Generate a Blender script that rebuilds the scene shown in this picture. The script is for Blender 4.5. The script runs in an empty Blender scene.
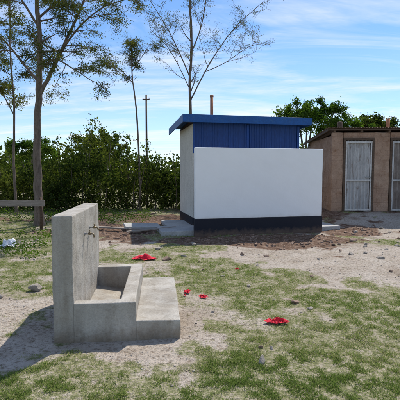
import bpy, bmesh, math, random
import numpy as np
from mathutils import Vector, Matrix
random.seed(4); rng=np.random.default_rng(4)
scene=bpy.context.scene
scene.view_settings.view_transform='Standard'; scene.view_settings.look='None'; scene.view_settings.exposure=0
R=math.radians

# ---------------------------------------------------------------- noise
LAT=rng.random((8,256,256))
def vnoise(x,y,s,seed=0):
    x=np.asarray(x,float)/s+seed*17.3; y=np.asarray(y,float)/s+seed*9.1
    xi=np.floor(x).astype(int); yi=np.floor(y).astype(int); fx=x-xi; fy=y-yi
    fx=fx*fx*(3-2*fx); fy=fy*fy*(3-2*fy); L=LAT[seed%8]
    a=L[xi%256,yi%256]; b=L[(xi+1)%256,yi%256]; c=L[xi%256,(yi+1)%256]; d=L[(xi+1)%256,(yi+1)%256]
    return (a*(1-fx)+b*fx)*(1-fy)+(c*(1-fx)+d*fx)*fy
def fbm(x,y,s,seed=0,o=4):
    v=0;a=.5;t=0
    for i in range(o):
        v=v+a*vnoise(x,y,s/2**i,seed+i); t+=a; a*=.5
    return v/t
def sst(v,a,b):
    t=np.clip((v-a)/(b-a),0,1); return t*t*(3-2*t)
def blob(x,y,cx,cy,rx,ry):
    return np.exp(-(((x-cx)/rx)**2+((y-cy)/ry)**2))
def soil_f(x,y):
    n=fbm(x,y,1.1,2)-.5; n2=fbm(x,y,.3,6,3)-.5
    v=np.maximum.reduce([blob(x,y,1.0,9.6,3.0,1.2)*1.15,blob(x,y,-2.2,11.2,2.4,1.9),blob(x,y,4.3,11.0,1.7,1.5)*.8,
        blob(x,y,-4,13.6,5,1.6)*.8, blob(x,y,1,14,6,4)])
    return sst(v+n*1.0+n2*.6,.36,.78)
def grass_f(x,y):
    n=fbm(x,y,1.5,5,5)-.5
    n2=fbm(x,y,.30,1,4)-.5
    d=np.maximum.reduce([blob(x,y,2.9,7.7,3.0,1.9)*1.12,blob(x,y,-.9,4.4,1.25,1.25)*1.0,blob(x,y,-2.5,4.7,.9,.8)*1.05,
        blob(x,y,.45,2.75,.6,.35)*.7,blob(x,y,5.5,11.2,4,2.9)*1.1,blob(x,y,-1.6,9.0,1.8,1.1)*.85,blob(x,y,.0,3.7,.45,.9)*.75,
        blob(x,y,1.9,5.6,.7,.4)*.6,blob(x,y,1.35,3.2,.5,.3)*.45,blob(x,y,2.9,4.6,.8,.5)*.5])
    g=1-sst(d+n*1.2+n2*1.1,.30,.84)
    g=g*(1-soil_f(x,y)*.93)
    g=g*(1-.75*sst(fbm(x,y,.8,3)+n2*.8,.49,.75))
    return np.clip(g,0,1)
def height(x,y):
    h=.30*sst(y,11.0,13.3)*sst(x,3.0,4.6)
    near=sst(40-np.abs(y),0,20)
    h=h+near*((fbm(x,y,2.2,6)-.5)*.07*sst(np.hypot(x+.8,y-4.5),1.0,2.5)+(fbm(x,y,.25,3)-.5)*.03)
    h=h+soil_f(x,y)*(fbm(x,y,.35,4)-.35)*.10
    h=h-.012
    return h

# ---------------------------------------------------------------- materials
def newmat(name,rough=.85,spec=.3):
    m=bpy.data.materials.new(name); m.use_nodes=True
    nt=m.node_tree; b=nt.nodes['Principled BSDF']; b.inputs['Roughness'].default_value=rough
    b.inputs['Specular IOR Level'].default_value=spec
    return m,nt,b
def N(nt,t,**k):
    n=nt.nodes.new(t)
    for a,v in k.items(): setattr(n,a,v)
    return n
def ramp(nt,src,stops):
    r=N(nt,'ShaderNodeValToRGB'); e=r.color_ramp.elements
    while len(e)<len(stops): e.new(.5)
    for el,(p,c) in zip(e,stops): el.position=p; el.color=(*c,1) if len(c)==3 else c
    nt.links.new(src,r.inputs[0]); return r.outputs[0]
def mixc(nt,f,a,b,mode='MIX'):
    n=N(nt,'ShaderNodeMix',data_type='RGBA',blend_type=mode)
    for s,v in ((0,f),(6,a),(7,b)):
        if hasattr(v,'node'): nt.links.new(v,n.inputs[s])
        else: n.inputs[s].default_value=v if not isinstance(v,tuple) else (*v,1)[:4]
    return n.outputs[2]
def noise(nt,scale,detail=5,rough=.6,vec=None,dist=0):
    n=N(nt,'ShaderNodeTexNoise'); n.inputs['Scale'].default_value=scale; n.inputs['Detail'].default_value=detail
    n.inputs['Roughness'].default_value=rough; n.inputs['Distortion'].default_value=dist
    if vec: nt.links.new(vec,n.inputs['Vector'])
    return n.outputs['Fac']
def objco(nt,sc=(1,1,1)):
    t=N(nt,'ShaderNodeTexCoord'); m=N(nt,'ShaderNodeMapping'); m.inputs['Scale'].default_value=sc
    nt.links.new(t.outputs['Object'],m.inputs[0]); return m.outputs[0]
def bump(nt,b,h,strength=.4,dist=.01):
    n=N(nt,'ShaderNodeBump'); n.inputs['Strength'].default_value=strength; n.inputs['Distance'].default_value=dist
    nt.links.new(h,n.inputs['Height']); nt.links.new(n.outputs[0],b.inputs['Normal'])
def mottled(name,c1,c2,c3=None,s=3,fine=40,rough=.85,bs=.4,bd=.01,sc=(1,1,1),spec=.3):
    m,nt,b=newmat(name,rough,spec); v=objco(nt,sc)
    a=noise(nt,s,4,.65,v,.3); f=noise(nt,fine,2,.6,v)
    col=ramp(nt,a,[(.3,c1),(.68,c2)])
    if c3:
        p=ramp(nt,noise(nt,s*2.3,4,.7,v,.6),[(.55,(0,0,0)),(.72,(1,1,1))]); col=mixc(nt,p,col,c3)
    g=ramp(nt,f,[(.3,(.82,.82,.82)),(.7,(1.1,1.1,1.1))]); col=mixc(nt,1.0,col,g,'MULTIPLY')
    nt.links.new(col,b.inputs['Base Color']); bump(nt,b,f,bs,bd); return m
def zplus(nt,v,sc,amp):
    sp=N(nt,'ShaderNodeSeparateXYZ'); nt.links.new(v,sp.inputs[0])
    ad=N(nt,'ShaderNodeMath',operation='MULTIPLY_ADD'); nt.links.new(noise(nt,sc,4,.7,v),ad.inputs[0]); ad.inputs[1].default_value=amp
    nt.links.new(sp.outputs[2],ad.inputs[2]); return ad.outputs[0]
def concrete(name,c1,c2):
    m,nt,b=newmat(name,.9,.2); v=objco(nt); vs=objco(nt,(3,3,.6))
    col=ramp(nt,noise(nt,2.6,7,.7,v,.3),[(.3,c1),(.7,c2)])
    st=ramp(nt,noise(nt,1.6,5,.6,vs,.4),[(.40,(.68,.64,.58)),(.60,(1,1,1))]); col=mixc(nt,.65,col,st,'MULTIPLY')
    bl=ramp(nt,noise(nt,6,5,.75,v,.3),[(.54,(1,1,1)),(.70,(.68,.64,.58))]); col=mixc(nt,.8,col,bl,'MULTIPLY')
    f=noise(nt,55,4,.75,v); g=ramp(nt,f,[(.3,(.82,.82,.82)),(.7,(1.1,1.1,1.1))]); col=mixc(nt,1.0,col,g,'MULTIPLY')
    vo=N(nt,'ShaderNodeTexVoronoi'); vo.inputs['Scale'].default_value=30; nt.links.new(v,vo.inputs['Vector'])
    pit=ramp(nt,vo.outputs['Distance'],[(.05,(.45,.43,.4)),(.12,(1,1,1))]); col=mixc(nt,.4,col,pit,'MULTIPLY')
    d=ramp(nt,zplus(nt,v,6,.3),[(.14,(.58,.49,.39)),(.28,(1,1,1))]); col=mixc(nt,.85,col,d,'MULTIPLY')
    nt.links.new(col,b.inputs['Base Color'])
    ad=N(nt,'ShaderNodeMath',operation='ADD'); nt.links.new(f,ad.inputs[0]); nt.links.new(noise(nt,9,4,.7,v),ad.inputs[1])
    bump(nt,b,ad.outputs[0],.6,.012); return m
M_conc=concrete('concrete',(.36,.335,.295),(.54,.50,.435))
M_slab=mottled('apron_concrete',(.34,.33,.31),(.46,.45,.42),s=2,fine=30)
def white_wall():
    m,nt,b=newmat('white_paint',.7,.3); v=objco(nt)
    col=ramp(nt,noise(nt,1.3,5,.65,v,.5),[(.3,(.865,.865,.86)),(.7,(.91,.91,.905))])
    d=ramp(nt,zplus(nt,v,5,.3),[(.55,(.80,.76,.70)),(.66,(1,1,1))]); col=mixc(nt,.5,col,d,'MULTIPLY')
    nt.links.new(col,b.inputs['Base Color']); bump(nt,b,noise(nt,14,4,.6,v),.4,.008); return m
M_white=white_wall()
def band():
    m,nt,b=newmat('black_band_paint',.6,.3); v=objco(nt)
    col=ramp(nt,zplus(nt,v,7,.3),[(.16,(.12,.08,.06)),(.30,(.010,.012,.022))])
    nt.links.new(col,b.inputs['Base Color']); bump(nt,b,noise(nt,18,4,.6,v),.25,.006); return m
M_band=band()
M_cream=mottled('cream_plaster',(.58,.55,.48),(.68,.65,.57),(.50,.46,.39),s=2,fine=25)
M_blue=mottled('blue_paint',(.008,.045,.19),(.012,.06,.25),s=4,fine=30,rough=.5,bs=.15)
M_blue2=mottled('blue_door_paint',(.006,.036,.15),(.010,.050,.20),s=5,fine=30,rough=.45,bs=.1,sc=(1,1,.3))
M_bluefascia=mottled('blue_fascia',(.010,.07,.24),(.015,.095,.31),(.035,.11,.25),s=3,fine=25,rough=.5,bs=.15)
M_rust=mottled('rusty_sheet',(.20,.13,.09),(.34,.27,.22),(.14,.07,.04),s=2,fine=25,rough=.7)
def mudmat():
    m,nt,b=newmat('mud_plaster',.95,.2); v=objco(nt)
    col=ramp(nt,noise(nt,1.8,5,.7,v,.3),[(.3,(.35,.225,.155)),(.68,(.52,.37,.27))])
    p=ramp(nt,noise(nt,4.2,5,.75,v,.5),[(.52,(1,1,1)),(.70,(.68,.57,.49))]); col=mixc(nt,1.0,col,p,'MULTIPLY')
    sp=N(nt,'ShaderNodeSeparateXYZ'); nt.links.new(v,sp.inputs[0]); cb=N(nt,'ShaderNodeCombineXYZ')
    ad=N(nt,'ShaderNodeMath',operation='ADD'); nt.links.new(sp.outputs[0],ad.inputs[0]); nt.links.new(sp.outputs[1],ad.inputs[1])
    nt.links.new(ad.outputs[0],cb.inputs[0]); nt.links.new(sp.outputs[2],cb.inputs[1])
    br=N(nt,'ShaderNodeTexBrick'); br.inputs['Scale'].default_value=1; br.inputs['Brick Width'].default_value=.34; br.inputs['Row Height'].default_value=.16
    br.inputs['Mortar Size'].default_value=.012; br.inputs['Mortar Smooth'].default_value=.6
    br.inputs['Color1'].default_value=(1,.93,.88,1); br.inputs['Color2'].default_value=(.82,.75,.70,1); br.inputs['Mortar'].default_value=(.62,.55,.49,1)
    nt.links.new(cb.outputs[0],br.inputs['Vector'])
    k=ramp(nt,noise(nt,1.1,3,.6,v,.2),[(.4,(.1,.1,.1)),(.62,(.7,.7,.7))]); col=mixc(nt,k,col,mixc(nt,1.0,col,br.outputs['Color'],'MULTIPLY'))
    f=noise(nt,20,4,.7,v); g=ramp(nt,f,[(.3,(.8,.8,.8)),(.7,(1.12,1.12,1.12))]); col=mixc(nt,1.0,col,g,'MULTIPLY')
    nt.links.new(col,b.inputs['Base Color']); bump(nt,b,f,1.0,.03); return m
M_mud=mudmat()
M_door=mottled('grey_metal_door',(.36,.35,.34),(.56,.55,.53),(.18,.12,.085),s=2.0,fine=25,rough=.6,bs=.15,sc=(2,2,.5))
M_doorf=mottled('pale_door_frame',(.52,.50,.47),(.66,.64,.6),(.3,.23,.17),s=4,fine=25,rough=.6,bs=.15)
M_door2=mottled('brown_metal_door',(.16,.12,.10),(.3,.26,.23),s=2.5,fine=25,rough=.6,bs=.15)
M_wood=mottled('weathered_wood',(.20,.16,.125),(.36,.31,.26),s=4,fine=40,sc=(1,6,6),bs=.5)
M_woodd=mottled('dark_wood',(.07,.045,.03),(.14,.095,.065),s=4,fine=40,sc=(1,6,6),bs=.5)
M_terra=mottled('clay_pipe',(.36,.15,.08),(.48,.22,.12),s=4,fine=30)
M_brass=bpy.data.materials.new('brass'); M_brass.use_nodes=True
b=M_brass.node_tree.nodes['Principled BSDF']; b.inputs['Metallic'].default_value=.7; b.inputs['Roughness'].default_value=.5
nt=M_brass.node_tree; nt.links.new(ramp(nt,noise(nt,30,3),[(.3,(.16,.12,.07)),(.7,(.28,.22,.13))]),b.inputs['Base Color'])
M_steel=mottled('pipe_metal',(.22,.21,.2),(.36,.35,.34),s=8,fine=60,rough=.5)
M_rock=mottled('stone',(.22,.19,.16),(.42,.37,.31),s=7,fine=60,bs=.8)
M_red=mottled('red_cloth',(.55,.012,.03),(.75,.03,.06),s=9,fine=90,bs=.5,bd=.004)
M_bag=mottled('white_plastic',(.7,.72,.75),(.85,.86,.88),s=9,fine=60,rough=.4)
M_bark=mottled('bark',(.10,.075,.055),(.24,.19,.15),(.06,.045,.035),s=5,fine=22,bs=1.0,bd=.02,sc=(2,2,.5))

def leafmat(name,c1,c2,tr=.35):
    m=bpy.data.materials.new(name); m.use_nodes=True; nt=m.node_tree; nt.nodes.clear()
    o=N(nt,'ShaderNodeOutputMaterial'); d=N(nt,'ShaderNodeBsdfDiffuse'); t=N(nt,'ShaderNodeBsdfTranslucent'); x=N(nt,'ShaderNodeMixShader')
    g=N(nt,'ShaderNodeNewGeometry'); v=objco(nt)
    col=ramp(nt,g.outputs['Random Per Island'],[(0,c1),(1,c2)])
    k=ramp(nt,noise(nt,.8,0,.6,v),[(.35,(.6,.66,.62)),(.65,(1.45,1.25,1.0))]); col=mixc(nt,1.0,col,k,'MULTIPLY')
    nt.links.new(col,d.inputs[0]); t2=mixc(nt,1.0,col,(1.3,1.5,.6),'MULTIPLY'); nt.links.new(t2,t.inputs[0])
    x.inputs[0].default_value=tr; nt.links.new(d.outputs[0],x.inputs[1]); nt.links.new(t.outputs[0],x.inputs[2]); nt.links.new(x.outputs[0],o.inputs[0])
    return m
M_leafA=leafmat('acacia_leaf',(.05,.065,.022),(.12,.13,.05),.35)
M_leafH=leafmat('hedge_leaf',(.03,.05,.015),(.10,.125,.038),.35)
M_leafG=leafmat('green_leaf',(.04,.085,.018),(.09,.15,.035),.4)

# ---------------------------------------------------------------- mesh helpers
def link(o,parent=None):
    scene.collection.objects.link(o)
    if parent: o.parent=parent
    return o
def meshobj(name,v,f,mats,parent=None,smooth=False):
    me=bpy.data.meshes.new(name); me.from_pydata([tuple(p) for p in v],[],f)
    for m in (mats if isinstance(mats,list) else [mats]): me.materials.append(m)
    if smooth: me.polygons.foreach_set('use_smooth',[True]*len(me.polygons))
    me.update(); return link(bpy.data.objects.new(name,me),parent)
def fastmesh(name,V,F,mats,parent=None,mi=None,smooth=False):
    me=bpy.data.meshes.new(name); k=F.shape[1]
    me.vertices.add(len(V)); me.vertices.foreach_set('co',V.astype(np.float32).ravel())
    me.loops.add(F.size); me.loops.foreach_set('vertex_index',F.astype(np.int32).ravel())
    me.polygons.add(len(F)); me.polygons.foreach_set('loop_start',np.arange(0,F.size,k,dtype=np.int32))
    for m in (mats if isinstance(mats,list) else [mats]): me.materials.append(m)
    if smooth: me.polygons.foreach_set('use_smooth',np.ones(len(F),bool))
    me.update(calc_edges=True); return link(bpy.data.objects.new(name,me),parent)
def empty(name,loc,rz=0):
    e=bpy.data.objects.new(name,None); e.location=loc; e.rotation_euler=(0,0,rz); e.empty_display_size=.3
    return link(e)
def box(name,x0,x1,y0,y1,z0,z1,mat,parent=None,bev=.006,seg=2,rough=0):
    bm=bmesh.new(); bmesh.ops.create_cube(bm,size=1)
    for v in bm.verts:
        v.co=Vector((x0 if v.co.x<0 else x1,y0 if v.co.y<0 else y1,z0 if v.co.z<0 else z1))
    if rough:
        bmesh.ops.subdivide_edges(bm,edges=bm.edges,cuts=10,use_grid_fill=True)
        for v in bm.verts:
            n=Vector((math.sin(v.co.y*9+v.co.z*7)+math.sin(v.co.z*23+v.co.y*5),math.sin(v.co.x*8+v.co.z*11),math.sin(v.co.x*10+v.co.y*13)+math.sin(v.co.y*27)))
            v.co+=n*rough
    me=bpy.data.meshes.new(name); bm.to_mesh(me); bm.free(); me.materials.append(mat)
    o=link(bpy.data.objects.new(name,me),parent)
    if bev:
        mo=o.modifiers.new('b','BEVEL'); mo.width=bev; mo.segments=seg; mo.limit_method='ANGLE'; mo.angle_limit=R(50)
    return o
def tube_arr(path,rad,sides,V,F):
    path=[Vector(p) for p in path]; base=len(V); n=len(path)
    for i,p in enumerate(path):
        t=(path[min(i+1,n-1)]-path[max(i-1,0)]).normalized()
        a=t.cross(Vector((.13,.97,.05)) if abs(t.y)<.9 else Vector((1,0,0))).normalized(); b_=t.cross(a)
        for k in range(sides):
            an=2*math.pi*k/sides; V.append(p+(a*math.cos(an)+b_*math.sin(an))*rad[i])
    for i in range(n-1):
        for k in range(sides):
            k2=(k+1)%sides; F.append((base+i*sides+k,base+i*sides+k2,base+(i+1)*sides+k2,base+(i+1)*sides+k))
def tube(name,path,rad,mat,parent=None,sides=14,cap=True):
    V=[];F=[]; r=rad if isinstance(rad,list) else [rad]*len(path); tube_arr(path,r,sides,V,F)
    if cap: F.append(tuple(range(sides))[::-1]); F.append(tuple(range(len(V)-sides,len(V))))
    return meshobj(name,V,F,mat,parent,True)
def corrug(name,w,h,pitch,amp,mat,parent,M,rows=1):
    n=int(w/pitch*6); V=[];F=[]
    for j in range(rows+1):
        for i in range(n+1):
            x=w*i/n; V.append(M@Vector((x,amp*math.sin(2*math.pi*x/pitch)-amp,h*j/rows)))
    for j in range(rows):
        for i in range(n): a=j*(n+1)+i; F.append((a,a+1,a+n+2,a+n+1))
    return meshobj(name,V,F,mat,parent,True)
def ribbed(name,w,h,pitch,amp,mat,parent,x0,y,z0):
    V=[];F=[];xs=[];x=0
    while x<w-1e-6:
        for fx,dy in ((0,0),(.55,0),(.65,-amp),(.9,-amp),(1.0,0)):
            xx=min(x+fx*pitch,w); xs.append((xx,dy))
        x+=pitch
    for zz in (0,h):
        for xx,dy in xs: V.append((x0+xx,y+dy,z0+zz))
    n=len(xs)
    for i in range(n-1):
        if xs[i+1][0]-xs[i][0]>1e-5: F.append((i,i+1,n+i+1,n+i))
    return meshobj(name,V,F,mat,parent)

# ---------------------------------------------------------------- ground
def axis(lo,hi,st,far):
    a=list(np.arange(lo,hi,st)); s=st; p=lo; L=[]
    while p>-far: s*=1.25; p-=s; L.append(p)
    s=st;p=a[-1];U=[]
    while p<far: s*=1.25; p+=s; U.append(p)
    return np.array(L[::-1]+a+U)
xs=axis(-7,7,.035,900); ys=axis(1.5,14.5,.035,900)
X,Y=np.meshgrid(xs,ys,indexing='ij'); Z=height(X,Y)
nx,ny=X.shape; idx=np.arange(nx*ny).reshape(nx,ny)
F=np.stack([idx[:-1,:-1],idx[1:,:-1],idx[1:,1:],idx[:-1,1:]],-1).reshape(-1,4)
def groundmat():
    m,nt,b=newmat('ground_dirt_grass',.95,.1); v=objco(nt)
    ag=N(nt,'ShaderNodeAttribute',attribute_name='grass').outputs['Fac']; asl=N(nt,'ShaderNodeAttribute',attribute_name='soil').outputs['Fac']
    n_lo=noise(nt,1.3,6,.74,v,.3); n_hi=noise(nt,24,4,.8,v); n_mid=noise(nt,8,5,.8,v)
    dirt=ramp(nt,n_lo,[(.3,(.33,.265,.20)),(.5,(.46,.395,.325)),(.72,(.54,.48,.41))])
    sp=ramp(nt,n_hi,[(.36,(.45,.40,.34)),(.5,(1,1,1)),(.7,(1.12,1.1,1.08))]); dirt=mixc(nt,.95,dirt,sp,'MULTIPLY')
    soil=ramp(nt,n_mid,[(.34,(.08,.046,.03)),(.5,(.17,.105,.07)),(.66,(.36,.26,.195))])
    gr=ramp(nt,n_hi,[(.34,(.10,.115,.04)),(.48,(.20,.205,.08)),(.58,(.36,.31,.21)),(.7,(.46,.41,.33))])
    sa=N(nt,'ShaderNodeMath',operation='MULTIPLY_ADD'); nt.links.new(n_mid,sa.inputs[0]); sa.inputs[1].default_value=1.2; nt.links.new(asl,sa.inputs[2])
    c=mixc(nt,ramp(nt,sa.outputs[0],[(.72,(0,0,0)),(1.35,(1,1,1))]),dirt,soil)
    ma=N(nt,'ShaderNodeMath',operation='MULTIPLY_ADD'); nt.links.new(n_mid,ma.inputs[0]); ma.inputs[1].default_value=1.1; nt.links.new(ag,ma.inputs[2])
    gm=ramp(nt,ma.outputs[0],[(.74,(0,0,0)),(1.25,(.88,.88,.88))])
    c=mixc(nt,gm,c,gr); nt.links.new(c,b.inputs['Base Color'])
    mm=N(nt,'ShaderNodeMath',operation='ADD'); nt.links.new(n_hi,mm.inputs[0]); nt.links.new(n_mid,mm.inputs[1])
    bump(nt,b,mm.outputs[0],1.0,.03); return m
g=fastmesh('ground',np.stack([X,Y,Z],-1).reshape(-1,3),F,groundmat(),smooth=True)
for nm,fn in (('grass',grass_f),('soil',soil_f)):
    at=g.data.attributes.new(nm,'FLOAT','POINT'); at.data.foreach_set('value',fn(X,Y).ravel().astype(np.float32))

# ---------------------------------------------------------------- grass blades
def make_grass():
    n=1200000
    d=2.1*np.exp(rng.random(n)*math.log(14.5/2.1)); x=(rng.random(n)*2-1)*(.62*d+.4)
    gm=grass_f(x,d); tuft=fbm(x,d,.10,0,3)
    keep=rng.random(n)<gm**1.2*sst(tuft,.28,.75)*.85+.005*(1-soil_f(x,d))
    keep&=~((x>-1.85)&(d>3.55)&(d<5.5)&(x<-.06-.13*(d-3.7)))
    x=x[keep];d=d[keep]; tuft=tuft[keep]; gk=gm[keep]; n=len(x)
    z=height(x,d)-.003
    h=(.007+.020*rng.random(n)**2)*(.4+1.1*tuft)*(.6+.5*gk)*(1+d*.05); w=h*.07+.0006*(1+d*.4)
    a=rng.random(n)*2*math.pi; ln=.2+rng.random(n)*1.5; b=rng.random(n)*2*math.pi
    px=np.cos(a)*w; py=np.sin(a)*w; lx=np.cos(b)*ln*h; ly=np.sin(b)*ln*h
    V=np.empty((n,3,3))
    V[:,0]=np.stack([x-px,d-py,z],-1); V[:,1]=np.stack([x+px,d+py,z],-1); V[:,2]=np.stack([x+lx,d+ly,z+h],-1)
    o=fastmesh('grass',V.reshape(-1,3),np.arange(n*3).reshape(n,3),GM)
    dry=np.clip(rng.random(n)*.9+fbm(x,d,.9,7)*.8-.35+.3*(1-gk),0,1)
    at=o.data.attributes.new('dry','FLOAT','FACE'); at.data.foreach_set('value',dry.astype(np.float32))
    return n
def grassmat():
    m=bpy.data.materials.new('grass_blades'); m.use_nodes=True; nt=m.node_tree; nt.nodes.clear()
    o=N(nt,'ShaderNodeOutputMaterial'); d=N(nt,'ShaderNodeBsdfDiffuse'); t=N(nt,'ShaderNodeBsdfTranslucent'); x=N(nt,'ShaderNodeMixShader')
    a=N(nt,'ShaderNodeAttribute',attribute_name='dry').outputs['Fac']
    c=ramp(nt,a,[(0,(.14,.21,.04)),(.5,(.23,.30,.075)),(.8,(.38,.38,.15)),(1,(.54,.48,.30))])
    nt.links.new(c,d.inputs[0]); nt.links.new(c,t.inputs[0]); x.inputs[0].default_value=.45
    nt.links.new(d.outputs[0],x.inputs[1]); nt.links.new(t.outputs[0],x.inputs[2]); nt.links.new(x.outputs[0],o.inputs[0]); return m
GM=grassmat(); print('blades',make_grass())

# ---------------------------------------------------------------- stones, clods
def rockmesh(seed,sub=2):
    r=random.Random(seed); bm=bmesh.new(); bmesh.ops.create_icosphere(bm,subdivisions=sub,radius=1)
    ds=[(Vector((r.gauss(0,1),r.gauss(0,1),r.gauss(0,1))).normalized(),r.uniform(.35,.8)) for _ in range(10)]
    for v in bm.verts:
        for n_,c in ds:
            k=v.co.dot(n_)
            if k>c: v.co-=n_*(k-c)
        v.co*=1+r.uniform(-.03,.03)
    V=np.array([v.co[:] for v in bm.verts]); F=np.array([[v.index for v in f.verts] for f in bm.faces]); bm.free(); return V,F
def rockfield(name,x,y,s,mat,zs=.6):
    lib=[rockmesh(i,1) for i in range(8)]; VV=[];FF=[];off=0; Hh=height(x,y)
    for i in range(len(x)):
        V,F_=lib[i%8]; a=random.random()*6.28; c,sn=math.cos(a),math.sin(a)
        q=V*np.array([s[i],s[i]*random.uniform(.6,1),s[i]*zs*random.uniform(.6,1.1)]); q=np.stack([q[:,0]*c-q[:,1]*sn+x[i],q[:,0]*sn+q[:,1]*c+y[i],q[:,2]+Hh[i]+s[i]*.15],-1)
        VV.append(q);FF.append(F_+off);off+=len(V)
    return fastmesh(name,np.concatenate(VV),np.concatenate(FF),mat)
def scatter(n,fn,xr,yr):
    x=rng.uniform(*xr,n); y=rng.uniform(*yr,n); k=rng.random(n)<fn(x,y); return x[k],y[k]
def masonry(x,y): return ((x>-1.8)&(x<-.1)&(y>3.55)&(y<5.6))
x,y=scatter(17000,lambda x,y:(1-grass_f(x,y))**2*.6*(1-soil_f(x,y)*.6)*(~masonry(x,y))*sst(12-y,0,4),(-6,7),(2.2,13))
rockfield('gravel',x,y,.004+.018*rng.random(len(x))**4,mottled('pebble',(.24,.20,.16),(.52,.47,.41),s=3,fine=30))
x,y=scatter(6500,lambda x,y:soil_f(x,y)*.8*(y<12.6),(-6,6.5),(7.8,12.6))
k=~((x>-1.2)&(x<3.9)&(y>10.0+.22*x)); x=x[k];y=y[k]
rockfield('soil_clods',x,y,.01+.06*rng.random(len(x))**3.5,mottled('clod',(.11,.065,.045),(.32,.22,.16),s=2,fine=30),.7)
M_rock2=mottled('stone_brown',(.2,.13,.09),(.34,.24,.18),s=7,fine=60,bs=.8)
rl=[(1.19,4.9,.075,.5),(1.31,4.68,.06,.4),(.53,3.33,.06,.8),(.56,3.62,.03,.8),(.66,3.6,.03,.7),(.71,5.66,.05,.6),
     (-.6,7.4,.12,.5),(-.32,7.7,.07,.6),(-2.25,5.4,.14,.5),(1.75,6.15,.06,.5),(.35,6.2,.04,.6),(-.9,8.4,.1,.5),(2.9,8.2,.07,.5),(3.3,7.9,.06,.6),
     (2.2,7.3,.05,.5),(3.1,6.4,.05,.5),(1.0,6.9,.05,.6),(-2.6,5.1,.06,.6),(.05,6.6,.04,.6),(-.15,8.9,.09,.6),(.15,4.55,.03,.6),(3.6,9.4,.16,.6),(-3.9,9.5,.12,.5),(.93,5.0,.03,.5)]
for i in range(26):
    a=random.uniform(7.2,11.5); rl.append((random.uniform(.35,.55)*a if i%3 else random.uniform(-.25,.3)*a*.8,a if i%3 else min(a,8.9),random.uniform(.03,.085),.55))
for i,(x,y,s,zs) in enumerate(rl):
    V,F_=rockmesh(50+i,3); V=V*np.array([s,s*.7,s*zs])
    o=fastmesh('rock',V,F_,M_rock if i%3 else M_rock2); o.location=(x,y,float(height(x,y))+s*zs*.4); o.rotation_euler=(random.uniform(-.2,.2),random.uniform(-.2,.2),random.random()*6)

def scrap(name,x,y,w,l,hh,mat,seed):
    n=26; u,v=np.meshgrid(np.linspace(-1,1,n),np.linspace(-1,1,n),indexing='ij')
    rr=1+.45*(fbm(u*3,v*3,1.2,seed%7,2)-.5)
    px=u*w/2*rr+ (fbm(u+seed,v,.5,2,3)-.5)*w*.5; py=v*l/2*rr+(fbm(u,v+seed,.5,3,3)-.5)*l*.5
    r=np.hypot(u,v); pz=np.abs(fbm(u+seed*3,v,.45,4,4)-.5)*hh*4*np.clip(1.15-r*.75,0.05,1)+.004
    idx=np.arange(n*n).reshape(n,n); F_=np.stack([idx[:-1,:-1],idx[1:,:-1],idx[1:,1:],idx[:-1,1:]],-1).reshape(-1,4)
    cu=((u[:-1,:-1]**2+v[:-1,:-1]**2)<1.0+1.3*(fbm(u[:-1,:-1]+seed,v[:-1,:-1],.7,seed%8)-.5)).ravel()
    o=fastmesh(name,np.stack([px,py,pz],-1).reshape(-1,3),F_[cu],mat,smooth=True)
    o.location=(x,y,float(height(x,y))+.012); o.rotation_euler=(0,0,seed); return o
for a in [(-1.02,7.44,.42,.3,.07,M_red,0.2),(.83,4.24,.21,.14,.045,M_red,3.4),(.04,5.08,.09,.12,.04,M_red,2),(-.17,5.3,.13,.09,.03,M_red,5.6),(-.2,5.15,.05,.04,.02,M_red,1),
          (.62,6.6,.07,.05,.02,M_red,1.5)]:
    scrap('red_cloth_scrap',*a[:5],a[5],int(a[6]*2))
scrap('plastic_bag',-4.2,8.65,.34,.3,.16,M_bag,3)

# ---------------------------------------------------------------- tap stand
T=empty('concrete_tap_stand',(-1.385,3.69,0),R(5.8))
L=1.64
box('back_slab',0,.19,0,L,-.1,1.20,M_conc,T,.012,3,.0026)
W=.77
box('basin_front_wall',.186,W,-.004,.11,-.1,.365,M_conc,T,.012,3,.0018)
box('basin_far_wall',.186,W,L-.14,L-.004,-.1,.365,M_conc,T,.012,3,.0018)
box('basin_side_wall',W-.15,W-.003,.10,L-.13,-.1,.362,M_conc,T,.012,3,.0018)
meshobj('basin_floor',[(.18,.10,.12),(W-.14,.10,.06),(W-.14,L-.13,.06),(.18,L-.13,.12)],[(0,1,2,3)],M_conc,T)
box('front_step',W-.004,W+.43,.002,L-.01,-.1,.175,M_conc,T,.014,3,.002)
def tap(name,y,z):
    E=bpy.data.objects.new(name,None); link(E,T); E.location=(.188,y,z); E.scale=(.68,.68,.68)
    tube('flange',[(-.01,0,0),(.012,0,0)],.03,M_steel,E)
    tube('inlet_pipe',[(0,0,0),(.07,0,0)],.013,M_steel,E)
    tube('valve_body',[(.06,0,0),(.075,0,0),(.10,0,0),(.115,0,0)],[.015,.02,.02,.015],M_brass,E)
    tube('spout',[(.11,0,0),(.135,0,-.005),(.15,0,-.025),(.155,0,-.06)],[.013,.013,.012,.013],M_brass,E)
    tube('stem',[(.088,0,.015),(.088,0,.05)],.007,M_brass,E)
    box('handle',.08,.096,-.035,.035,.05,.058,M_brass,E,.003)
tap('water_tap',.62,.94); tap('water_tap_spare',.92,.97)

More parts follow.
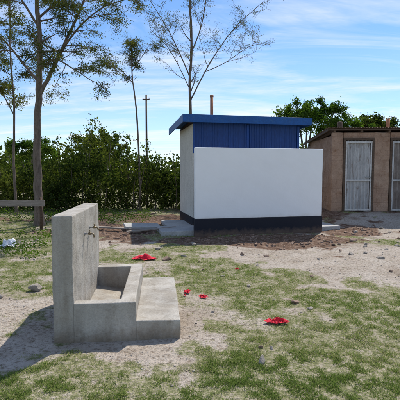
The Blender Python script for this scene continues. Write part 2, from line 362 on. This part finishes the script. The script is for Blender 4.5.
# ---------------------------------------------------------------- toilet block
rz=R(12.5)
Wl=empty('white_privacy_wall',(-.12,10.2,0),rz)
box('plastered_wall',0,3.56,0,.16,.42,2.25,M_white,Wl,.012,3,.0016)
box('painted_base_band',-.012,3.572,-.012,.172,-.1,.42,M_band,Wl,.008,2,.0012)
B=empty('latrine_block',(-.21,11.5,0),rz)
w,dp=3.27,2.15
box('floor_apron',-1.05,4.05,-1.12,-.02,-.1,.10,M_slab,B,.015,2,.003)
box('side_apron',-.75,-.02,-.02,1.4,-.1,.095,M_slab,B,.015,2,.003)
box('side_wall_west',0,.15,.0,dp,.0,3.0,M_cream,B,.008)
box('side_wall_east',w-.15,w,.0,dp,.0,3.0,M_cream,B,.008)
box('rear_wall',.15,w-.15,dp-.15,dp,.0,2.95,M_cream,B,.008)
box('partition',w/2-.07,w/2+.07,.05,dp-.15,.1,2.95,M_cream,B,.005)
box('plinth_band_west',-.012,0,-.01,dp+.01,-.1,.32,M_band,B,0)
box('plinth_band_front',-.012,w+.012,-.02,-.002,-.1,.30,M_band,B,.003)
ribbed('front_ribbed_panel',w+.0,.82,.16,.018,M_blue2,B,0.0,-.02,2.22)
for k,(a,b_) in enumerate(((.1,1.55),(1.72,3.17))):
    box(f'door_frame_{k}',a,b_,-.05,-.022,.12,.2,M_blue,B,.004)
    ribbed(f'metal_door_{k}',b_-a-.1,1.98,.13,.018,M_blue2,B,a+.05,-.035,.2)
box('door_lintel',0,w,-.062,-.021,2.17,2.23,M_blue,B,.004)
for k,xx in enumerate((0.0,1.60,w-.07)):
    box(f'door_post_{k}',xx,xx+.07,-.058,-.021,2.232,3.0,M_blue,B,.004)
Mr=Matrix.Translation((-.302,-.265,3.215))@Matrix(((1,0,0,0),(0,0,1,0),(0,-1,-.042,0),(0,0,0,1)))
corrug('roof_sheet',w+.56,dp+.62,.076,.008,M_bluefascia,B,Mr)
box('fascia_front',-.33,w+.29,-.30,-.27,3.01,3.225,M_bluefascia,B,.004)
def slantbox(name,x0,x1,y0,y1,za,zb,h,mat,parent):
    v=[(x0,y0,za-h),(x1,y0,za-h),(x1,y1,zb-h),(x0,y1,zb-h),(x0,y0,za),(x1,y0,za),(x1,y1,zb),(x0,y1,zb)]
    return meshobj(name,v,[(0,3,2,1),(4,5,6,7),(0,1,5,4),(1,2,6,5),(2,3,7,6),(3,0,4,7)],mat,parent)
slantbox('fascia_west',-.333,-.305,-.268,dp+.33,3.224,3.115,.21,M_bluefascia,B)
slantbox('fascia_east',w+.262,w+.288,-.268,dp+.33,3.224,3.115,.21,M_bluefascia,B)
box('eave_board',-.30,w+.26,-.268,-.03,3.03,3.045,M_blue,B,.002)
for k in range(5): slantbox(f'rafter_{k}',.05+k*.76,.10+k*.76,-.02,dp+.3,3.17,3.08,.12,M_woodd,B)
tube('vent_pipe',[(.95,dp-.6,2.9),(.95,dp-.6,4.1)],.05,M_terra,B)
tube('vent_cap',[(.95,dp-.6,4.06),(.95,dp-.6,4.12)],.06,M_terra,B)

# ---------------------------------------------------------------- mud house
H=empty('mud_house',(4.5,13.7,.27),R(-1.5))
hw=7.5;hd=3.2
segs=[(0,.38),(1.42,1.95),(3.05,5.2),(6.3,hw)]
for k,(a,b_) in enumerate(segs): box(f'front_wall_{k}',a,b_,0,.2,-.4,2.70,M_mud,H,.03,3,.006)
for k,(a,b_) in enumerate(((.38,1.42),(1.95,3.05),(5.2,6.3))): box(f'wall_over_door_{k}',a,b_,.004,.196,2.52,2.695,M_mud,H,.0)
box('west_wall',.004,.2,.2,hd,-.4,2.6,M_mud,H,.03,3,.006)
box('east_wall',hw-.2,hw-.004,.2,hd,-.4,2.6,M_mud,H,.03,3,.006)
box('rear_wall',.2,hw-.2,hd-.2,hd,-.4,2.5,M_mud,H,.03,3,.006)
def hdoor(k,a,b_,mat,mf):
    box(f'door_{k}_jamb_left',a,a+.07,-.02,.12,-.02,2.52,M_woodd,H,.005); box(f'door_{k}_jamb_right',b_-.07,b_,-.02,.12,-.02,2.52,M_woodd,H,.005)
    box(f'door_{k}_head',a+.07,b_-.07,-.018,.12,2.44,2.52,M_woodd,H,.005)
    M=Matrix.Translation((a+.075,.065,.04)); corrug(f'door_{k}_sheet',b_-a-.15,2.39,.12,.03,mat,H,M)
    for zz in (.05,1.05,2.34): box(f'door_{k}_rail_{zz}',a+.075,b_-.075,-.022,.003,zz,zz+.06,mf,H,.004)
    for xx in (a+.078,b_-.128): box(f'door_{k}_stile_{xx:.2f}',xx,xx+.05,-.020,.002,.11,2.34,mf,H,.004)
    box(f'door_{k}_bolt',b_-.3,b_-.1,-.04,-.023,1.17,1.20,M_steel,H,.002)
    box(f'door_{k}_back',a+.07,b_-.07,.09,.11,0,2.44,M_woodd,H,0)
hdoor(0,.38,1.42,M_door,M_doorf); hdoor(1,1.95,3.05,M_door2,M_door); hdoor(2,5.2,6.3,M_door,M_doorf)
Mh=Matrix.Translation((-.18,-.1,2.85))@Matrix(((1,0,0,0),(0,0,1,0),(0,-1,-.07,0),(0,0,0,1)))
corrug('roof_sheet',hw+.5,hd+.5,.09,.012,M_rust,H,Mh)
box('fascia_board',-.17,hw+.20,-.08,-.06,2.76,2.825,M_woodd,H,.004)
slantbox('verge_board',-.18,-.16,-.058,hd+.35,2.815,2.575,.07,M_woodd,H)
for k in range(9): slantbox(f'rafter_{k}',.02+k*.92,.09+k*.92,-.058,hd+.2,2.80,2.57,.09,M_woodd,H)
tube('roof_pipe',[(2.15,.7,2.65),(2.15,.7,3.25)],.06,M_terra,H)
tube('roof_vent_drum',[(.75,1.6,2.6),(.75,1.6,3.25),(.75,1.6,3.27)],[.09,.09,.03],M_woodd,H)

# ---------------------------------------------------------------- small site objects
o=box('concrete_slab',-.5,.5,-.25,.25,0,.06,M_slab,None,.01,2,.003); o.location=(-1.65,11.3,.07); o.rotation_euler=(R(6),R(3),R(20))
o=box('timber_plank',-.8,.8,-.07,.07,0,.035,M_wood,None,.004); o.location=(-2.2,11.0,.06); o.rotation_euler=(0,R(2),R(-8))
o=box('timber_plank',-.7,.7,-.06,.06,0,.035,M_wood,None,.004); o.location=(-1.3,10.75,.06); o.rotation_euler=(0,R(-2),R(25))
Fn=empty('wooden_fence',(-4.5,11.2,0),R(2))
for k in range(5):
    x0=-k*2.0; tube(f'post_{k}',[(x0,0.07,-.2),(x0+.01,.07,.5),(x0-.01,.07,.92)],[.05,.045,.04],M_woodd,Fn,8)
slantbox('top_rail',-8.2,.14,-.02,.015,.84,.84,.17,M_wood,Fn)
U=empty('utility_pole',(-5.3,40,0))
tube('pole',[(0,0,-.2),(0,0,9.3)],[.12,.08],M_woodd,U,10)
box('crossarm',-.35,.35,-.16,-.08,8.75,8.87,M_woodd,U,.01)
for k,xx in enumerate((-.3,.3)): tube(f'insulator_{k}',[(xx,-.12,8.87),(xx,-.12,9.03)],[.04,.03],M_bag,U,8)

# ---------------------------------------------------------------- trees
def rvec(r): return Vector((r.gauss(0,1),r.gauss(0,1),r.gauss(0,1))).normalized()
def build_tree(name,base,limbs,seed,mleaf,lsize,nleaf,spawn=2.0,tw=6,upward=.35,twl=.6,droop=0.,clr=.16,aspect=.4,start=.35,wexp=1.5):
    r=random.Random(seed); V=[];F=[];tips=[]
    def wander(p,d,l,r0,r1,n,up,jit=.22):
        path=[p.copy()];rad=[r0]
        for i in range(n):
            d=(d+rvec(r)*jit+Vector((0,0,up))).normalized(); p=p+d*(l/n); path.append(p.copy()); rad.append(r0+(r1-r0)*(i+1)/n)
        return path,rad
    for li,(pts,r0,r1,st) in enumerate(limbs):
        P=[Vector(p) for p in pts]; path=[];rad=[]
        n=len(P)-1; K=5
        for i in range(n):
            for k in range(K):
                t=k/K; p0=P[max(i-1,0)];p1=P[i];p2=P[i+1];p3=P[min(i+2,n)]
                q=.5*((2*p1)+(p2-p0)*t+(2*p0-5*p1+4*p2-p3)*t*t+(3*p1-p0-3*p2+p3)*t**3)
                if i+k>0: q=q+rvec(r)*r1*.45
                path.append(q); rad.append(r0+(r1-r0)*((i+t)/n)**.8)
        path.append(P[-1]); rad.append(r1)
        if li==0:
            rad[0]*=1.45; rad[1]*=1.12
        tube_arr(path,rad,10 if r0>.08 else 7,V,F)
        tot=len(path)
        for s in range(st):
            t=start+(1-start)*(s+r.random())/st if li==0 else .25+.75*(s+r.random())/st
            i=min(int(t*(tot-1)),tot-2); p=path[i]; d=(path[i+1]-path[i]).normalized()
            side=rvec(r); side=(side-d*side.dot(d)).normalized(); side.z=side.z*.4+upward
            ll=spawn*r.uniform(.5,1.1)*(1.15-.55*t)
            rr=min(rad[i]*.45,.035)+.004
            bp,br=wander(p,(side+d*.35).normalized(),ll,rr,.006,7,upward*.15-droop*.15)
            tube_arr(bp,br,5,V,F)
            for q in range(tw):
                j=r.randint(2,7); dd=(bp[j]-bp[j-1]).normalized(); s2=rvec(r); s2.z=s2.z*.5+.15-droop
                tp,trd=wander(bp[j],(dd*.6+s2).normalized(),twl*r.uniform(.5,1.2),.008,.003,4,-droop*.3)
                tube_arr(tp,trd,3,V,F)
                for z in tp[1:]: tips.append(z)
    e=empty(name,base,0)
    VV=np.array([v[:] for v in V])
    fastmesh('trunk_and_branches',VV,np.array(F),M_bark,e,smooth=True)
    tp=np.array([t[:] for t in tips]); n=nleaf
    w_=rng.random(len(tp))**wexp; w_/=w_.sum()
    c=tp[rng.choice(len(tp),n,p=w_)]+rng.normal(0,clr,(n,3))*np.array([1,1,.55])
    leaves('foliage',c,lsize,aspect,mleaf,e)
    return e
def leaves(name,c,ls,aspect,mat,parent=None):
    n=len(c); a=rng.normal(0,1,(n,3)); a/=np.linalg.norm(a,axis=1)[:,None]; b_=rng.normal(0,1,(n,3)); b_-=a*(a*b_).sum(1)[:,None]; b_/=np.linalg.norm(b_,axis=1)[:,None]
    s=(ls*(.5+rng.random(n)))[:,None]
    V=np.stack([c-a*s,c+b_*s*aspect,c+a*s,c-b_*s*aspect],1)
    return fastmesh(name,V.reshape(-1,3),np.arange(n*4).reshape(n,4),mat,parent)

build_tree('acacia_tree',(-4.95,12.3,0),[
 ([(0,0,-.1),(-.04,0,1.5),(0,0,3),(.08,.05,4.4),(.12,0,5.8),(.02,0,7.4),(-.15,0,9.4)],.145,.045,14),
 ([(.06,0,3.9),(.5,.2,4.9),(.95,.3,5.9),(1.5,.2,7.0),(2.0,0,8.4)],.07,.02,12),
 ([(.7,.2,5.3),(1.4,-.2,5.9),(2.2,-.4,6.4),(3.1,-.5,6.6)],.035,.01,9),
 ([(.1,0,4.7),(.7,-.4,4.9),(1.3,-.5,4.6),(1.9,-.6,4.2)],.03,.01,8),
 ([(.1,0,4.3),(-.5,.2,5.0),(-1.2,.3,5.8),(-2.1,.2,6.6)],.05,.015,10),
 ([(.1,0,6.0),(-.4,-.5,6.9),(-1.0,-.8,7.6)],.04,.015,7),
 ([(.1,0,6.2),(.7,.4,7.0),(1.3,.6,7.8)],.04,.015,7)],11,M_leafA,.031,36000,1.5,7,.15,.5,.25,.085,.30,.5,2.2)
build_tree('slender_acacia_tree',(-2.6,17.3,0),[
 ([(0,0,-.1),(-.02,0,2),(-.1,0,4),(-.28,0,5.8),(-.3,0,7.0)],.055,.018,8),
 ([(-.25,0,5.4),(-.8,.1,6.0),(-1.5,.1,6.4)],.022,.01,6),
 ([(-.28,0,5.9),(.1,.1,6.5),(.5,.1,7.1)],.022,.01,5)],5,M_leafA,.034,6500,.85,7,.2,.35,.1,.10,.32,.78,2)
build_tree('sparse_tree',(-.45,20,0),[
 ([(0,0,-.1),(.03,0,3),(-.05,0,5.5),(.03,0,8),(-.05,0,10.5),(.05,0,13.5)],.10,.035,14),
 ([(0,0,5.2),(.7,.2,6.6),(1.5,.3,7.9),(2.4,.3,9.0),(3.6,.2,10.0)],.036,.012,10),
 ([(0,0,6.2),(-.6,.2,7.6),(-1.2,.3,8.8),(-2.1,.3,10.2)],.034,.012,9),
 ([(0,0,7.4),(.5,-.3,8.6),(.8,-.5,10.2),(1.0,-.5,12)],.034,.012,8),
 ([(0,0,5.6),(-.5,-.3,6.6),(-1.1,-.5,7.6),(-1.9,-.5,8.4)],.024,.01,7),
 ([(.7,.2,6.6),(1.7,.0,7.0),(2.8,-.1,7.7),(3.6,-.1,7.9)],.022,.009,7)],8,M_leafA,.034,10000,1.6,7,.35,.6,.05,.10,.28,.42,2.2)
build_tree('slim_tree',(-7.0,15.2,0),[
 ([(0,0,-.1),(-.05,0,2),(.03,0,4),(-.05,0,6),(.0,0,8)],.06,.02,10),
 ([(0,0,3.8),(-.5,.2,4.6),(-1,.2,5.2)],.025,.01,5)],21,M_leafA,.036,8000,1.2,6,.3,.4,.1,.11,.35,.45,2)
def leafy(name,base,cl,n,ls,mat,seed):
    r=random.Random(seed); e=empty(name,base); V=[];F=[]
    top=max(c[2] for c in cl); tube_arr([(0,0,-.1),(.05,0,top*.35),(0,.05,top*.6)],[.16,.12,.08],8,V,F)
    P=[]
    for cx,cy,cz,rr in cl:
        tube_arr([(0,0,top*.35),(cx*.5,cy*.5,(top*.35+cz)/2+.1),(cx,cy,cz)],[.07,.05,.02],6,V,F)
        m=int(n*rr**2/sum(c[3]**2 for c in cl)); k=max(6,int(rr*18))
        sub=rng.normal(0,1,(k,3)); sub/=np.linalg.norm(sub,axis=1)[:,None]; sub*=rr*(.45+.65*rng.random((k,1))); sub[:,2]*=.85
        pick=rng.integers(0,k,m); P.append(np.array([cx,cy,cz])+sub[pick]+rng.normal(0,rr*.15,(m,3)))
    fastmesh('trunk_and_branches',np.array([v[:] for v in V]),np.array(F),M_bark,e,smooth=True)
    leaves('foliage',np.concatenate(P),ls,.5,mat,e); return e
leafy('leafy_tree',(6.2,23.5,0),[(-1.2,0,4.3,1.0),(0,0,4.8,1.0),(1.2,.3,4.7,1.0),(.6,.6,5.4,.65),(-.6,0,5.3,.7),(2.3,.2,4.4,.9),(3.2,.2,3.9,.8),(-2.0,0,3.8,.8),(1.6,0,5.1,.6)],19000,.062,M_leafG,3)
leafy('leafy_tree',(10.5,26,0),[(-1,0,4,1.1),(.6,0,4.4,1.0),(2,0,4,1)],9000,.09,M_leafH,4)
leafy('leafy_tree',(-6.6,26,0),[(-.8,0,3.3,.9),(.4,0,3.7,.8),(1.2,0,3.2,.7),(0,0,2.5,1)],9000,.07,M_leafH,6)
leafy('leafy_tree',(-11.5,27,0),[(-.8,0,3.0,.9),(.4,0,3.4,.8),(1.2,0,3.0,.7)],8000,.07,M_leafG,7)
def hedge():
    P=[]; V=[];F=[]
    r=random.Random(9); x=-20.
    while x<16:
        y=17.6+r.uniform(-.7,1.0); rr=r.uniform(.5,.95); top=1.95+r.uniform(-.5,.6)+(.28*math.sin(x*.9))+.35*math.exp(-((x+4.2)/1.2)**2)
        for zz in np.arange(.3,top,.45):
            cr=rr*(1 if zz<top-.6 else .6); m=int((660 if zz<1.3 else 520)*cr**1.5)
            k=12; sub=rng.normal(0,1,(k,3)); sub/=np.linalg.norm(sub,axis=1)[:,None]; sub*=cr*.85; pick=rng.integers(0,k,m)
            P.append(np.array([x+r.uniform(-.3,.3),y+r.uniform(-.3,.3),zz])+sub[pick]*np.array([1,1,.6])+rng.normal(0,.15,(m,3)))
        for q in range(4):
            a=Vector((x+r.uniform(-.6,.6),y+r.uniform(-.3,.5),-.05)); b_=a+Vector((r.uniform(-.5,.5),r.uniform(-.3,.3),top*r.uniform(.8,1.35)))
            tube_arr([a,(a+b_)/2+Vector((r.uniform(-.1,.1),0,0)),b_],[.022,.015,.006],5,V,F)
            m=45; P.append(np.array(b_[:])+rng.normal(0,.15,(m,3)))
        x+=r.uniform(.42,.7)
    e=empty('hedge',(0,0,0)); fastmesh('stems',np.array([Vector(v)[:] for v in V]),np.array(F),M_bark,e)
    c=np.concatenate(P); c=c[c[:,2]>.02]; print('hedge',len(c)); leaves('foliage',c,.064,.55,M_leafH,e)
hedge()
def belt():
    P=[]
    for i in range(230):
        x=rng.uniform(-75,75); y=rng.uniform(34,52); rr=rng.uniform(1.3,2.4); zz=rng.uniform(.6,2.2)
        k=14; sub=rng.normal(0,1,(k,3)); sub/=np.linalg.norm(sub,axis=1)[:,None]; sub*=rr; pick=rng.integers(0,k,260)
        P.append(np.array([x,y,zz])+sub[pick]*np.array([1,1,.7])+rng.normal(0,.4,(260,3)))
    c=np.concatenate(P); c[:,2]=np.abs(c[:,2]); leaves('distant_trees',c,.25,.6,M_leafH)
belt()
def weeds():
    P=[]
    for i in range(300):
        x=rng.uniform(-9,3); y=rng.uniform(12.5,17)
        if x>-1.8 and y<16: continue
        m=rng.integers(15,60); P.append(np.array([x,y,.08])+rng.normal(0,1,(m,3))*np.array([.13,.13,.07]))
    for i in range(110):
        x=rng.uniform(-6.2,-2.9); y=rng.uniform(6.8,11); m=rng.integers(10,40); P.append(np.array([x,y,.05])+rng.normal(0,1,(m,3))*np.array([.1,.1,.035]))
    c=np.concatenate(P); c=c[c[:,2]>.0]; leaves('weeds',c,.03,.4,M_leafG)
weeds()

# ---------------------------------------------------------------- light
EL,AZ=R(53),R(26)
S=Vector((math.sin(AZ)*math.cos(EL),math.cos(AZ)*math.cos(EL),math.sin(EL)))
sl=bpy.data.lights.new('sun','SUN'); sl.energy=5.0; sl.angle=R(.5); sl.color=(1,.955,.89)
so=link(bpy.data.objects.new('sun',sl)); so.rotation_euler=S.to_track_quat('Z','Y').to_euler()
wd=bpy.data.worlds.new('World'); scene.world=wd; wd.use_nodes=True; nt=wd.node_tree; bg=nt.nodes['Background']
sk=N(nt,'ShaderNodeTexSky',sky_type='NISHITA'); sk.sun_disc=False; sk.sun_elevation=EL; sk.sun_rotation=AZ; sk.air_density=1.0; sk.dust_density=.2; sk.ozone_density=3.0
tc=N(nt,'ShaderNodeTexCoord'); sp=N(nt,'ShaderNodeSeparateXYZ'); nt.links.new(tc.outputs['Generated'],sp.inputs[0])
def mth(op,a,b_=None):
    n=N(nt,'ShaderNodeMath',operation=op)
    for i,v in enumerate((a,b_)):
        if v is None: continue
        if hasattr(v,'node'): nt.links.new(v,n.inputs[i])
        else: n.inputs[i].default_value=v
    return n.outputs[0]
dz=mth('ADD',mth('MAXIMUM',sp.outputs[2],0.0),.12)
cb=N(nt,'ShaderNodeCombineXYZ'); nt.links.new(mth('DIVIDE',sp.outputs[0],dz),cb.inputs[0]); nt.links.new(mth('DIVIDE',sp.outputs[1],dz),cb.inputs[1])
mp=N(nt,'ShaderNodeMapping'); mp.inputs['Rotation'].default_value=(0,0,R(25)); mp.inputs['Scale'].default_value=(.5,1.5,1); mp.inputs['Location'].default_value=(2.3,1.1,0); nt.links.new(cb.outputs[0],mp.inputs[0])
c1=ramp(nt,noise(nt,1.3,6,.66,mp.outputs[0],.8),[(.43,(0,0,0)),(.66,(.9,.9,.9))])
c2=ramp(nt,noise(nt,3.2,5,.62,mp.outputs[0],.3),[(.35,(.25,.25,.25)),(.7,(1,1,1))])
hz=ramp(nt,sp.outputs[2],[(0,(.5,.5,.5)),(.10,(.22,.22,.22)),(.3,(0,0,0))])
fac=mth('MINIMUM',mth('ADD',mth('MULTIPLY',c1,c2),hz),1.0)
skc=mixc(nt,1.0,sk.outputs[0],(.72,.90,1.08),'MULTIPLY')
col=mixc(nt,fac,skc,(6.6,6.8,7.1))
nt.links.new(col,bg.inputs[0]); bg.inputs[1].default_value=.15

# ---------------------------------------------------------------- camera
cam=bpy.data.cameras.new('camera'); co=link(bpy.data.objects.new('camera',cam)); co.location=(0,0,1.6)
co.rotation_euler=(R(90-3.86),0,0); cam.lens=36; cam.sensor_width=36; cam.clip_end=3000; cam.clip_start=.05
scene.camera=co
